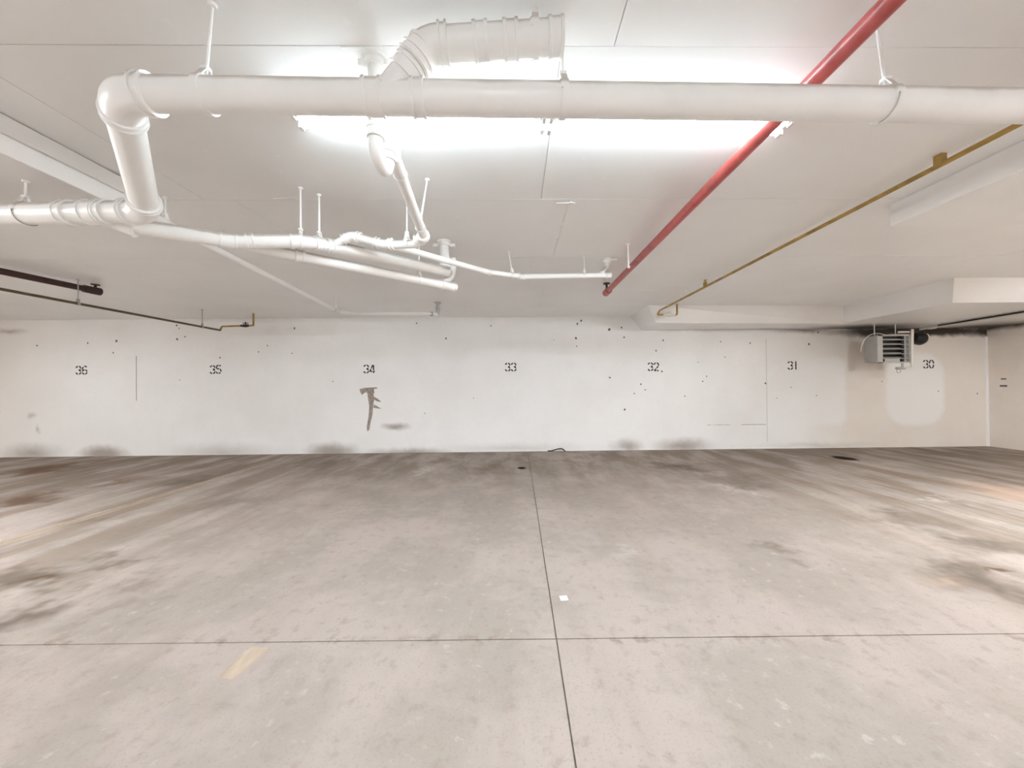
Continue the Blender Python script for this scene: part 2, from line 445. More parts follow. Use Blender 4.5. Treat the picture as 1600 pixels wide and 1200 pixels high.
# ------------------------------------------------------------------ structure: walls
WT = .2
zb_ = at_wall(1543, 526).z
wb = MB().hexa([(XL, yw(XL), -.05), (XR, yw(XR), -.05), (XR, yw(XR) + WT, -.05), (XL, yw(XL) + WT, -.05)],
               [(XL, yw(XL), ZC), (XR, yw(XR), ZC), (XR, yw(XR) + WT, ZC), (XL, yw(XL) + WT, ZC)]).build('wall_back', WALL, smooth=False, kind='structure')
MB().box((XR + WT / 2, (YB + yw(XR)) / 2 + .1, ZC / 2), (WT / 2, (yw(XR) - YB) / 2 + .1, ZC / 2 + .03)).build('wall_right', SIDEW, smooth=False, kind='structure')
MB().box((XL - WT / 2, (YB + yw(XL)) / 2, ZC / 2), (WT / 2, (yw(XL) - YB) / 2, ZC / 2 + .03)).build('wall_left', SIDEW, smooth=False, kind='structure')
MB().box(((XL + XR) / 2, YB - WT / 2, ZC / 2), ((XR - XL) / 2, WT / 2, ZC / 2 + .03)).build('wall_front', SIDEW, smooth=False, kind='structure')

MB().box((XR - .022, yw(XR) - .006, zb_ / 2), (.022, .010, zb_ / 2)).build('trim_1', WHITE, smooth=False, kind='structure')

# ------------------------------------------------------------------ structure: ceiling of boards with taped seams
PT = .012
ce = MB().hexa([(XL, YB, ZC + PT), (XR, YB, ZC + PT), (XR, yw(XR) + .1, ZC + PT), (XL, yw(XL) + .1, ZC + PT)],
               [(XL, YB, ZC + .2), (XR, YB, ZC + .2), (XR, yw(XR) + .1, ZC + .2), (XL, yw(XL) + .1, ZC + .2)]).build('ceiling', CEILM, smooth=False, kind='structure')
vs = at_z(845, 311, CEIL).y - K * at_z(845, 311, CEIL).x     # depth of the clear seam
xo = [at_z(845, 311, CEIL).x, at_z(888, 318, CEIL).x]
vrow = [vs + 1.22 * k for k in range(-2, 4)]
vedges = [v for v in vrow if v < D0 - .3] + [D0]
gp = .0016
for k in range(len(vedges) - 1):
    off = xo[0] if k % 2 == 1 else xo[1]
    us = sorted([off + 2.44 * t for t in range(-7, 6)])
    us = [XL] + [u for u in us if XL + .3 < u < XR - .3] + [XR]
    for a, b in zip(us, us[1:]):
        v0, v1 = vedges[k] + gp, vedges[k + 1] - (gp if k < len(vedges) - 2 else 0)
        dz = random.uniform(-.0012, .0012)
        MB().hexa([sk(a + gp, v0, ZC + dz), sk(b - gp, v0, ZC + dz), sk(b - gp, v1, ZC + dz), sk(a + gp, v1, ZC + dz)],
                  [sk(a + gp, v0, ZC + PT), sk(b - gp, v0, ZC + PT), sk(b - gp, v1, ZC + PT), sk(a + gp, v1, ZC + PT)]).build('ceiling_panel', CEILM, ce, smooth=False)
v = vedges[0] - gp
MB().hexa([(XL, YB, ZC), (XR, YB, ZC), sk(XR, v, ZC), sk(XL, v, ZC)], [(XL, YB, ZC + PT), (XR, YB, ZC + PT), sk(XR, v, ZC + PT), sk(XL, v, ZC + PT)]).build('ceiling_panel', CEILM, ce, smooth=False)
# raised plaster scars on the taped seams
m = MB()
for px, py, L, along in ((888, 330, .30, 0), (880, 350, .05, 1), (872, 370, .05, 1), (884, 317, .14, 1), (867, 385, .18, 0), (1011, 454, .16, 1), (565, 74, .16, 1), (445, 310, .16, 1), (1072, 455, .04, 1)):
    c = at_z(px, py, CEIL); h = L / 2
    if along: m.box((c.x, c.y, ZC - .002), (h, .007, .003))
    else: m.box((c.x, c.y, ZC - .002), (.006, h, .003))
m.build('seam_ridge', WHITE, ce, smooth=False, kind='stuff')

# dropped duct boxes on both sides of the bay
BL = .20
ltop = at_z(0, 180, CEIL); rtop = at_z(1393, 320, CEIL)
xl_f = ltop.x + .02; yl_f = at_z(214, 293, CEIL).y
lb = MB().box(((XL + xl_f) / 2, (YB + yl_f) / 2, ZC - BL / 2), ((xl_f - XL) / 2, (yl_f - YB) / 2, BL / 2)).build('ceiling_bulkhead', CEILM, smooth=False, kind='structure')
MB().box((xl_f + .009, (YB + yl_f) / 2, ZC - .052), (.009, (yl_f - YB) / 2, .046)).build('fascia_board', WHITE, lb, smooth=False, bevel=.002)
MB().box((xl_f + .004, (YB + yl_f) / 2, ZC - .152), (.004, (yl_f - YB) / 2, .047)).build('fascia_board', WHITE, lb, smooth=False, bevel=.002)
BR = .165
xr_f = rtop.x; yr_f = rtop.y
rb = MB().box(((XR + xr_f) / 2, (YB + yr_f) / 2, ZC - BR / 2), ((XR - xr_f) / 2, (yr_f - YB) / 2, BR / 2)).build('ceiling_bulkhead', CEILM, smooth=False, kind='structure')
MB().box((xr_f - .006, (YB + yr_f) / 2, ZC - BR / 2), (.006, (yr_f - YB) / 2, BR / 2)).build('fascia_board', WHITE, rb, smooth=False, bevel=.002)

# soffit along the back wall (sloped faces), stepping forward on the right
sb = at_wall(1003, 516).z - HC
zb = HC + sb
A_t, A_b = at_wall(985, 495), at_wall(1003, 516)
B_t, B_b = at_z(1013, 477, CEIL), at_z(1025, 504.5, sb)
C_t, C_b = at_z(1318, 477.5, CEIL), at_z(1318, 505.5, sb)
E_t, E_b = at_z(1491, 434, CEIL), at_z(1488, 473, sb)
G_t, G_b = at_z(1600, 434.5, CEIL), at_z(1600, 472.5, sb)
def prism(name, top, bot):
    n = len(top); m = MB()
    m.add([(p.x, p.y, ZC) for p in top] + [(p.x, p.y, zb) for p in bot],
          [tuple(range(n)), tuple(range(2 * n - 1, n - 1, -1))] + [(i, i + n, (i + 1) % n + n, (i + 1) % n) for i in range(n)])
    o = m.build(name, SOFFM, smooth=False, kind='structure')
    import bmesh
    bm = bmesh.new(); bm.from_mesh(o.data); bmesh.ops.recalc_face_normals(bm, faces=bm.faces); bm.to_mesh(o.data); bm.free()
    return o
gy_t = E_t.y + .022 * (XR - E_t.x); gy_b = E_b.y + .022 * (XR - E_b.x)
V = lambda x, y: Vector((x, y, 0))
prism('ceiling_soffit', [V(A_t.x, yw(A_t.x)), B_t, C_t, E_t, V(XR, gy_t), V(XR, yw(XR))],
      [V(A_b.x, yw(A_b.x)), B_b, C_b, E_b, V(XR, gy_b), V(XR, yw(XR))])

# ------------------------------------------------------------------ stencilled stall numbers, scar and chips on the back wall
def arcpts(cx, cy, rx, ry, a0, a1, n=7):
    return [(cx + rx * math.cos(math.radians(a0 + (a1 - a0) * i / n)), cy + ry * math.sin(math.radians(a0 + (a1 - a0) * i / n))) for i in range(n + 1)]
DIG = {
 '3': [arcpts(.5, 1.08, .38, .33, 168, 105), arcpts(.5, 1.08, .38, .33, 78, -5), arcpts(.5, 1.08, .38, .33, -28, -80) , arcpts(.5, .42, .40, .34, 80, 20), arcpts(.5, .42, .40, .34, -2, -75), arcpts(.5, .42, .40, .34, -103, -168)],
 '6': [arcpts(.52, .45, .38, .37, 95, 170), arcpts(.52, .45, .38, .37, 195, 262), arcpts(.52, .45, .38, .37, 285, 350), arcpts(.52, .45, .38, .37, 10, 72), arcpts(.62, .80, .50, .62, 178, 130), arcpts(.55, 1.05, .36, .36, 105, 35)],
 '5': [[(.18, 1.42), (.46, 1.42)], [(.58, 1.42), (.86, 1.42)], [(.18, 1.38), (.14, .92)], arcpts(.48, .50, .40, .40, 128, 75), arcpts(.48, .50, .40, .40, 52, -15), arcpts(.48, .50, .40, .40, -38, -85), arcpts(.48, .50, .40, .40, -108, -160)],
 '4': [[(.60, 1.42), (.36, .88)], [(.30, .76), (.10, .36)], [(.06, .34), (.52, .34)], [(.72, 1.42), (.72, .50)], [(.72, .36), (.72, .04)], [(.80, .34), (.95, .34)]],
 '2': [arcpts(.5, 1.02, .38, .40, 170, 105), arcpts(.5, 1.02, .38, .40, 78, -12), [(.82, .84), (.56, .50)], [(.48, .40), (.16, .08)], [(.10, .08), (.46, .08)], [(.58, .08), (.90, .08)]],
 '1': [[(.45, 1.44), (.45, .04)]],
 '0': [arcpts(.5, .75, .38, .68, 80, 10), arcpts(.5, .75, .38, .68, -10, -80), arcpts(.5, .75, .38, .68, 100, 170), arcpts(.5, .75, .38, .68, 190, 260)],
}
wdir = Vector((1, K, 0)).normalized(); wnor = Vector((K, -1, 0)).normalized()
def wall_pt(c, a, b, lift=.0015): return c + wdir * a + Vector((0, 0, b)) + wnor * lift
def stroke(m, c, pts, w):
    for (x0, y0), (x1, y1) in zip(pts, pts[1:]):
        dx, dy = x1 - x0, y1 - y0; l = math.hypot(dx, dy) or 1; nx, ny = -dy / l * w / 2, dx / l * w / 2
        ex, ey = dx / l * w * .06, dy / l * w * .06
        cs = [(x0 + nx - ex, y0 + ny - ey), (x0 - nx - ex, y0 - ny - ey), (x1 - nx + ex, y1 - ny + ey), (x1 + nx + ex, y1 + ny + ey)]
        m.hexa([wall_pt(c, *q, lift=.0002) for q in cs], [wall_pt(c, *q, lift=.0012) for q in cs])
for txt, px, py in (('36', 127.5, 578.5), ('35', 337, 577.5), ('34', 577, 576.5), ('33', 798, 573.5), ('32', 1021, 573), ('31', 1237.5, 571), ('30', 1451, 569)):
    c = at_wall(px, py); s = .115; m = MB()
    adv = 1.02
    x = -adv if txt != '31' else -.80
    for chn in txt:
        for st in DIG[chn]:
            stroke(m, c, [((x + a) * s, (b - .75) * s) for a, b in st], .21 * s)
        x += adv if chn != '1' else .6
    m.build('stencil_number', INK, wb, smooth=False, label='black stencilled stall number %s' % txt)
# scar under 34: a torn strip of paint
def patch(m, pts, d=.003):
    P = [at_wall(*p) for p in pts]; n = len(P)
    m.add([p + wnor * .0003 for p in P] + [p + wnor * d for p in P], [tuple(range(n, 2 * n))] + [(i, (i + 1) % n, (i + 1) % n + n, i + n) for i in range(n)])
m = MB()
patch(m, [(562, 608), (570, 606), (588, 605), (590, 607), (584, 608), (585, 614), (582, 617), (576, 614), (570, 613), (566, 617), (563, 613)])
patch(m, [(574, 613), (583, 614), (585, 623), (583, 633), (582, 648), (579, 660), (577, 672), (574, 674), (573, 668), (576, 650), (577, 635), (575, 622)])
patch(m, [(584, 620), (590, 623), (596, 628), (589, 627), (584, 624)]); patch(m, [(584, 632), (590, 635), (596, 639), (589, 638), (583, 637)])
m.build('paint_scar', SCARM, wb, smooth=False, label='grey brown scar where paint peeled below number 34')
m = MB()
chips = [(182, 533, 2.2), (137, 536, 1.6), (58, 540, 1.4), (177, 551, 1.6), (276, 508, 1.8), (280, 513, 1.5), (289, 526, 1.6), (277, 530, 2), (344, 559, 1.4), (404, 550, 1.2), (418, 540, 1.2), (456, 552, 1.2), (460, 513, 1.6),
         (697, 529, 2), (651, 505, 1.4), (767, 509, 1.4), (902, 506, 1.8), (908, 501, 2), (952, 515, 2.8), (971, 512, 1.8), (975, 527, 1.8), (900, 528, 2.2), (901, 541, 1.3), (865, 531, 1), (1036, 532, 1.7), (1025, 548, 1.5),
         (953, 590, 2), (1001, 600, 1.6), (991, 615, 1.5), (976, 640, 1.7), (1008, 609, 1.2), (1034, 580, 2), (664, 646, 1.1), (1098, 596, 1.3), (1104, 588, 1.3), (1172, 536, 1.5), (1196, 599, 1.8), (1133, 558, 1.2), (1264, 538, 2), (1278, 519, 1.6),
         (1126, 534, 1.2), (1378, 596, 1.2), (1466, 611, 1.2), (1527, 615, 1.4), (1070, 619, 1.2), (1236, 605, 1), (1276, 618, 1), (1214, 622, 1), (281, 594, 1), (520, 596, 1.1), (740, 622, .9), (1091, 566, .9)]
for x, y, r in chips:
    n = 6; a0 = random.random() * 6
    patch(m, [(x + r * random.uniform(.55, 1.15) * .85 * math.cos(a0 - i * 2 * math.pi / n), y + r * random.uniform(.6, 1.3) * math.sin(a0 - i * 2 * math.pi / n)) for i in range(n)], .002)
m.build('paint_chips', CHIPM, wb, smooth=False, kind='stuff', label='small dark chips scattered over the white wall')

m = MB()
for px, py, r in ((1568, 592, .022), (1568, 603, .03)):
    d = ray(px, py); p = CAM + d * (XR / d.x)
    m.box((XR - .0015, p.y, p.z), (.0015, r * 1.8, r * .6))
m.build('paint_chips', CHIPM, bpy.data.objects['wall_right'], smooth=False, kind='stuff')

# ------------------------------------------------------------------ faded stall lines on the floor
def line_mat():
    m, nt, b = newmat('faded_yellow_line_paint'); q = NB(nt); p = q.pos()
    n = q.noise(q.vmath('MULTIPLY', p, (3, .5, 1)), 2.2, 6, .65)
    b.inputs['Base Color'].default_value = (.80, .65, .49, 1); b.inputs['Roughness'].default_value = .7
    q.link(q.ramp(n, .25, .70, .12, .55), b.inputs['Alpha']); return m
LINEM = line_mat()
def fline(p0, p1, w, label):
    a, b = at_floor(*p0), at_floor(*p1); d = (b - a).normalized(); s = Vector((d.y, -d.x, 0)) * w / 2
    u_ = Vector((0, 0, .0006))
    MB().add([a - s + u_, a + s + u_, b + s + u_, b - s + u_], [(0, 1, 2, 3)]).build('stall_line', LINEM, fl, smooth=False, label=label)
fline((-60, 868), (425, 722), .13, 'faded yellow stall line between stalls 35 and 34')
fline((350, 1060), (408, 1012), .10, 'worn yellow remnant of a stall line near the floor joint')

# ------------------------------------------------------------------ white drain pipe network
net = empty('drain_pipe_network', (0, 1.9, ZC))
tag(net, 'white painted drain pipes with elbows, trap and branches hung below the ceiling', 'pipes')
R4 = .0575
# main line
mR = at_d(1600, 166, 1.445); mL = at_d(186, 147, 1.31)
mdir = (mR - mL).normalized(); mEnd = mL + mdir * ((3.5 - mL.x) / mdir.x)
c1 = at_d(229, 331, 1.93); cl = at_d(0, 335, 2.06)
ldir = (cl - c1).normalized(); lEnd = c1 + ldir * 2.7
mainpts = [Vector((mEnd.x, mEnd.y, ZC - BR)), mEnd, mL, c1, lEnd, Vector((lEnd.x, lEnd.y, ZC - BL))]
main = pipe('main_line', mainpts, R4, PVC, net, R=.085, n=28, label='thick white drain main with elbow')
elbow(mainpts[1], mL, c1, R4, PVC, main, .085, .035)
elbow(mL, c1, cl, R4, PVC, main, .085, .03)
elbow(mainpts[0], mEnd, mL, R4, PVC, main, .085, .03)
elbow(c1, lEnd, mainpts[5], R4, PVC, main, .085, .03)
for px, L in ((586, .07), (655, .05)):
    p, d = on_line([mL, mEnd], px); coupling(p, d, L, R4, PVC, main)
for px, L in ((168, .05), (150, .09), (108, .06)):
    p, d = on_line([c1, lEnd], px); coupling(p, d, L, R4, PVC, main, e=.005)
for px, ln in ((322, (0.04, -.02)), (880, (0, 0)), (1384, (-.03, 0))):
    p, d = on_line([mL, mEnd], px); hanger(p, d, R4 + .001, main, PVC, lean=ln)
p, d = on_line([c1, lEnd], 40); hanger(p, d, R4 + .001, main, PVC, top=ZC - BL)
# wye up to the higher run
w0 = on_line([mL, mEnd], 606)[0]; w1 = at_d(667, 72, 1.34); w2 = at_d(700, 52, 1.34); w3 = at_d(878, 59, 1.345)
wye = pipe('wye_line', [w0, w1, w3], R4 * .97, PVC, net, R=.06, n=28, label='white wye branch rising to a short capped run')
wd = (w1 - w0).normalized()
coupling(w0.lerp(w1, .80), wd, .075, R4 * .97, PVC, wye, e=.004)
coupling(w0.lerp(w1, .50), wd, .05, R4 * .97, PVC, wye, e=.004)
elbow(w0, w1, w3, R4 * .97, PVC, wye, .05, .03)
hd = (w3 - w1).normalized()
for t in (.40, .62, .95): coupling(w1.lerp(w3, t), hd, .055, R4 * .97, PVC, wye, name='cap' if t > .9 else 'coupling')
hanger(w1.lerp(w3, .8), hd, R4, wye, PVC)
# ceiling drop with trap, behind the main
f0 = at_z(586, 93, CEIL)
dn = at_d(588, 236, f0.y); tx = f0.x
r2 = .030
tb = .085
z_t = dn.z
trap = [Vector((tx, f0.y, ZC)), Vector((tx, f0.y, z_t + .05))]
cy_ = f0.y + .055
for i in range(0, 13):
    a = math.pi + math.pi * i / 12
    trap.append(Vector((tx + .012 * i / 12, cy_ + .055 * math.cos(a), z_t + .02 + .055 * math.sin(a))))
top_z = z_t + .085
trap.append(Vector((tx + .012, cy_ + .055, top_z - .02)))
ax0 = Vector((tx + .012, cy_ + .055, top_z + .03))
ae = at_d(664, 374, 2.66)
for q in (.25, .5, .75): 
    p0 = trap[-1]; p1 = ax0; p2 = ax0.lerp(ae, .06)
arm = [ax0 * (1 - q) ** 2 * 0 + (Vector((tx + .012, cy_ + .055, top_z - .02)) * (1 - q) ** 2 + ax0 * 2 * q * (1 - q) + ax0.lerp(ae, .06) * q * q) for q in (.2, .4, .6, .8, 1)]
bA = at_d(600, 383, 2.69); bB = at_d(549, 368, 2.69)
l2 = [on_line([c1, lEnd], 150)[0], at_d(200, 352, 2.03), at_d(365, 377, 2.33), at_d(475, 377, 2.52), at_d(525, 386, 2.70), at_d(694, 424, 3.45)]
bC = on_line(l2, 517)[0]
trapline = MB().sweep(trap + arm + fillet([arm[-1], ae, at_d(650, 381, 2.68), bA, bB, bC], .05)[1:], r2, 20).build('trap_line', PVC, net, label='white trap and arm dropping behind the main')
m = MB(); zc = Vector((tx, f0.y, ZC)); dz = Vector((0, 0, 1))
m.sweep([zc - dz * .035, zc - dz * .035, zc - dz * .012, zc - dz * .012, zc], [r2, .042, .042, .055, .055], 24)
for sx in (-1, 1): m.box(zc + Vector((sx * .052, 0, -.018)), (.016, .012, .012))
m.build('ceiling_flange', PVC, trapline)
coupling(Vector((tx, f0.y, z_t + .075)), dz, .05, r2, PVC, trapline)
coupling(Vector((tx + .012, cy_ + .055, top_z - .04)), dz, .045, r2, PVC, trapline)
adir = (ae - arm[-1]).normalized()
coupling(arm[-1].lerp(ae, .12), adir, .16, r2, PVC, trapline, e=.003)
elbow(arm[-1], ae, bA, r2, PVC, trapline, .045, .03)
elbow(bA, bB, bC, r2, PVC, trapline, .04, .03)
elbow(ae, bA, bB, r2, PVC, trapline, .04, .03)
h = on_line([arm[-1], ae], 657); hanger(h[0], h[1], r2, trapline, PVC, lean=(.06, -.05), rr=.006)
h = on_line([arm[-1], ae], 622); hanger(h[0], h[1], r2, trapline, PVC, lean=(.03, .02), ring=False, rr=.005)
h = on_line([ae, bA], 636); hanger(h[0], h[1], r2, trapline, PVC, rr=.005)
# upper branch
r3 = .044
l2 = l2[:-1] + [at_d(700, 425, 3.45)]
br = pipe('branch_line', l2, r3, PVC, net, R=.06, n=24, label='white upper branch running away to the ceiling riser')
for px, L in ((196, .10), (357, .09), (391, .05), (463, .07), (498, .06), (515, .05)):
    h = on_line(l2, px); coupling(h[0], h[1], L, r3, PVC, br)
h = on_line(l2, 470); hanger(h[0], h[1], r3, br, PVC, rr=.006)
h = on_line(l2, 499); hanger(h[0], h[1], r3, br, PVC, rr=.007)
rz = at_z(694, 377, CEIL)
rise = [Vector((rz.x, rz.y, ZC)), Vector((rz.x + .01, rz.y, l2[-1].z)), l2[-1].lerp(l2[-2], .12)]
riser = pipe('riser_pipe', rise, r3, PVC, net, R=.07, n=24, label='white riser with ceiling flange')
m = MB(); zc = rise[0]
m.sweep([zc - dz * .05, zc - dz * .05, zc - dz * .018, zc - dz * .018, zc], [r3, .058, .058, .066, .066], 24)
for sx in (-1, 1): m.box(zc + Vector((sx * .08, 0, -.04)), (.022, .014, .014))
m.build('ceiling_flange', PVC, riser)
coupling(rise[0].lerp(rise[1], .72), Vector((0, 0, -1)), .06, r3, PVC, riser)
# lower branch
l3 = [on_line(l2, 372)[0], at_d(412, 389, 2.50), at_d(712, 449, 3.50)]
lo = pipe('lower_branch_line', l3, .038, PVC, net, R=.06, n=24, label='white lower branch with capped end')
for px, L in ((468, .06), (700, .14)):
    h = on_line(l3, px); coupling(h[0], h[1], L, .038, PVC, lo)
hook = [at_d(707, 404, 3.58), at_d(708, 424, 3.58), at_d(702, 436, 3.52), on_line(l3, 684)[0]]
hk = MB().sweep(fillet(hook, .07), .033, 20).build('hook_riser', PVC, lo)
for px in (655,):
    h = on_line(l3, px); hanger(h[0], h[1], .038, lo, PVC, rr=.005)
# thin branch to the right
l5 = [on_line([bA, bB], 590)[0], at_d(640, 391, 2.86), at_d(700, 408, 3.2), at_d(762, 425, 3.62), at_d(818, 432.5, 3.86), at_d(955, 430, 3.98)]
th = pipe('thin_branch_line', l5, .025, WHITE, net, R=.06, n=20, label='thin white branch running right to a second flange')
fz = at_z(948, 405, CEIL)
e5 = on_line(l5, 940)[0]
rs = [Vector((fz.x, fz.y, ZC)), Vector((fz.x, fz.y, ZC - .09)), e5 + Vector((0, 0, .03)), e5]
sb5 = MB().sweep(fillet(rs, .05), .026, 18).build('riser_bend', PVC, th)
m = MB(); zc = rs[0]
m.sweep([zc - dz * .04, zc - dz * .04, zc - dz * .012, zc - dz * .012, zc], [.026, .04, .04, .055, .055], 20)
m.box(zc + Vector((.06, -.02, -.012)), (.045, .008, .008)); m.build('ceiling_flange', PVC, th)
h = on_line(l5, 951); coupling(h[0], h[1], .05, .025, PVC, th, name='cap')
h = on_line(l5, 815); coupling(h[0], h[1], .08, .025, PVC, th)
h = on_line(l5, 765); coupling(h[0], h[1], .04, .025, PVC, th)
h = on_line(l5, 800); hanger(h[0], h[1], .025, th, PVC, lean=(-.03, -.02))
h = on_line(l5, 913); hanger(h[0], h[1], .025, th, PVC)

# loose rod beside the red pipe
p = at_z(981, 381, CEIL)
lr = MB(); lr.sweep([Vector((p.x, p.y, ZC)), Vector((p.x + .005, p.y, ZC - .23))], .007, 8); lr.sweep([Vector((p.x + .005, p.y, ZC - .235)), Vector((p.x + .005, p.y, ZC - .215))], .013, 8)
lr.sweep([Vector((p.x, p.y, ZC - .008)), Vector((p.x, p.y, ZC))], .02, 10)
tag(lr.build('threaded_rod', PVC), 'short white rod hanging free left of the red pipe end', 'rod')

# ------------------------------------------------------------------ thin white water pipe
zp = 1.19
t0 = at_z(205, 322, zp); t0 = Vector((t0.x, yl_f, HC + zp))
wp = [t0, at_z(325, 383, zp), at_z(530, 487.5, zp), at_z(548, 490, zp), at_z(684, 490.5, zp)]
wroot = tag(empty('water_pipe', wp[0]), 'thin white water pipe running to a bare steel riser near the wall', 'pipe')
pipe('pipe_run', wp, .027, WHITE, wroot, R=.05)
e = wp[-1]
st = MB().sweep(fillet([e - Vector((.12, 0, 0)), e, Vector((e.x, e.y, ZC))], .04), .026, 18).build('steel_riser', STEEL, wroot, label='bare galvanised riser')
for fp, fr in (((e - Vector((.13, 0, 0)), e - Vector((.07, 0, 0))), .034), ((e + dz * .06, e + dz * .11), .034), ((Vector((e.x, e.y, ZC - .012)), Vector((e.x, e.y, ZC))), .055)):
    MB().sweep(list(fp), fr, 14).build('threaded_fitting', STEEL, wroot)
h = on_line(wp, 525); m = MB(); m.sweep([h[0] - h[1] * .10, h[0] + h[1] * .10], .031, 16); m.box(h[0] + Vector((.03, .05, .04)), (.05, .012, .008)); m.build('valve', TRIMP, wroot)
for px in (258, 525):
    h = on_line(wp, px); hanger(h[0], h[1], .027, wroot, WHITE, rr=.007 if px < 300 else .005)

# ------------------------------------------------------------------ red sprinkler pipe and dark maroon one
def sprinkler(name, a, b, r, mat, label, hang=()):
    root = tag(empty(name, (a.x, a.y, a.z)), label, 'pipe')
    d = (b - a).normalized()
    pr = pipe('pipe_run', [a, b], r, mat, root, n=20)
    m = MB(); m.sweep([b - d * .12, b - d * .12, b - d * .01, b - d * .01], [r, r * 1.3, r * 1.3, r], 18)
    m.sweep([b - d * .05, b - d * .05, b + d * .05, b + d * .05], [r, r * 1.35, r * 1.35, r * .4], 18)
    m.build('end_elbow', mat, root)
    q = MB(); t = Vector((b.x, b.y, 0)) + Vector((0, 0, 1)) * (b.z + r * .7)
    q.sweep([t, Vector((b.x, b.y, ZC - .012)), Vector((b.x, b.y, ZC - .012)), Vector((b.x, b.y, ZC))], [.014, .014, .045, .045], 14)
    q.build('sprinkler_head', BLACK if mat == RED else mat, root)
    for y in hang:
        p = a.lerp(b, (y - a.y) / (b.y - a.y)); hanger(p, d, r, root, TRIMP)
    return root
zr = 1.255
ra = at_z(1330, 66, zr); rbn = at_z(948, 456.5, zr)
dd = (ra - rbn).normalized(); ra2 = rbn + dd * ((YB - rbn.y) / dd.y)
sprinkler('sprinkler_pipe', ra2, rbn, .034, RED, 'red sprinkler pipe running away below the strip light', (-1.2,))
za = 1.29
ma = at_z(0, 423.5, za); mb_ = at_z(149, 454.5, za)
dd = (ma - mb_).normalized(); ma2 = mb_ + dd * ((yl_f + .004 - mb_.y) / dd.y)
sprinkler('sprinkler_pipe', ma2, mb_, .036, MAROON, 'dark maroon sprinkler pipe at far left above the gas line')

# ------------------------------------------------------------------ gas pipes
g1 = at_z(1592, 194, 1.318); g2 = at_z(1031, 485, 1.27)
dd = (g1 - g2).normalized(); g0 = g2 + dd * ((YB - g2.y) / dd.y)
yl = g2.y
loop = [g0, g2, at_d(1027, 491.5, yl), at_d(1058, 492, yl), Vector((at_d(1058, 492, yl).x, yl, ZC))]
groot = tag(empty('gas_pipe', g2), 'mustard yellow gas pipe crossing the right ceiling to the soffit', 'pipe')
pipe('pipe_run', loop, .015, GASY, groot, R=.03, n=14)
for px in (1469, 1102):
    h = on_line([g1, g2], px); p = h[0]
    m = MB(); m.box(p + dz * .028, (.018, .022, .035)); m.sweep([p + dz * .06, Vector((p.x, p.y, ZC - .006)), Vector((p.x, p.y, ZC - .006)), Vector((p.x, p.y, ZC))], [.009, .009, .022, .022], 10)
    m.build('pipe_bracket', GASY, groot, bevel=.003)
v0 = loop[2].lerp(loop[3], .6)
m = MB(); m.sweep([v0 - Vector((.10, 0, 0)), v0 - Vector((.05, 0, 0)), v0, v0 + Vector((.05, 0, 0)), v0 + Vector((.10, 0, 0))], [.018, .024, .034, .024, .018], 14)
m.box(v0 + Vector((-.03, 0, .055)), (.07, .010, .006)); m.sweep([v0, v0 + dz * .06], .009, 8); m.build('shutoff_valve', TRIMP, groot, label='pale shut-off valve')

zg = 1.075
h1 = at_z(0, 451.5, zg); h2 = at_z(344, 516, zg)
dd = (h1 - h2).normalized(); h0 = h2 + dd * ((yl_f + .35 - h2.y) / dd.y)
yl = h2.y
h3 = at_d(347, 510, yl); h4 = at_d(396, 508.5, yl)
lroot = tag(empty('gas_pipe', h2), 'grimy brown gas pipe sloping along the far left ceiling to the wall', 'pipe')
pipe('pipe_run', [Vector((h0.x, h0.y, ZC)), h0, h2], .0165, GASD, lroot, R=.03, n=14)
pipe('pipe_tail', [h2 + dd * .02, h2, h3, h4, Vector((h4.x, yl, ZC))], .016, GASY, lroot, R=.02, n=14, label='mustard yellow tail of the pipe')
v0 = h3.lerp(h4, .75)
m = MB(); m.sweep([v0 - Vector((.09, 0, 0)), v0, v0 + Vector((.07, 0, 0))], [.018, .03, .018], 12); m.box(v0 + dz * .045, (.05, .010, .006)); m.sweep([v0, v0 + dz * .07], .009, 8)
m.build('shutoff_valve', BLACK, lroot)
for px in (122, 316):
    h = on_line([h0, h2], px); hanger(h[0], h[1], .0165, lroot, GREYM, rr=.006)

# ------------------------------------------------------------------ fluorescent strip lights
def strip_light(c, ang, ztop, label, glow, group=None):
    X = Vector((math.cos(ang), math.sin(ang), 0)); Y = Vector((-math.sin(ang), math.cos(ang), 0)); Z = Vector((0, 0, 1))
    c = Vector((c[0], c[1], ztop))
    root = tag(empty('strip_light', c), label, 'strip light', group)
    MB().box(c - Z * .0145, (1.235, .074, .0145), (X, Y, Z)).build('housing', WHITE, root, smooth=False, bevel=.004)
    for s in (-1, 1):
        for sy in (-1, 1):
            a = c + X * (s * .625 - .585) + Y * sy * .040 - Z * .048; b = c + X * (s * .625 + .585) + Y * sy * .040 - Z * .048
            MB().sweep([a, b], .0155, 6, caps=False).build('fluorescent_tube', glow, root)
            for e, sg in ((a, -1), (b, 1)):
                m = MB(); m.sweep([e + X * sg * .001, e + X * sg * .014], .0158, 12)
                m.box(e + X * sg * .022 + Z * .0, (.008, .017, .022), (X, Y, Z)); m.build('lamp_socket', SOCK, root)
        MB().box(c + X * s * 1.238 - Z * .02, (.004, .076, .02), (X, Y, Z)).build('end_cap', WHITE, root, smooth=False)
    return root
la = at_z(455, 186, CEIL - .048); lbp = at_z(1235, 198, CEIL - .048)
mid = (la + lbp) / 2; ang = math.atan2(lbp.y - la.y, lbp.x - la.x)
strip_light(mid, ang, ZC, 'twin-tube fluorescent strip light on the ceiling behind the thick drain main', TUBEM)
H = math.pi / 2
strip_light((5.75, 1.5), H, ZC - BR, 'twin-tube strip light under the right bulkhead, out to the right', TUBER)
strip_light((-5.6, 1.2), H, ZC - BL, 'twin-tube strip light under the left bulkhead, out to the left', TUBES)
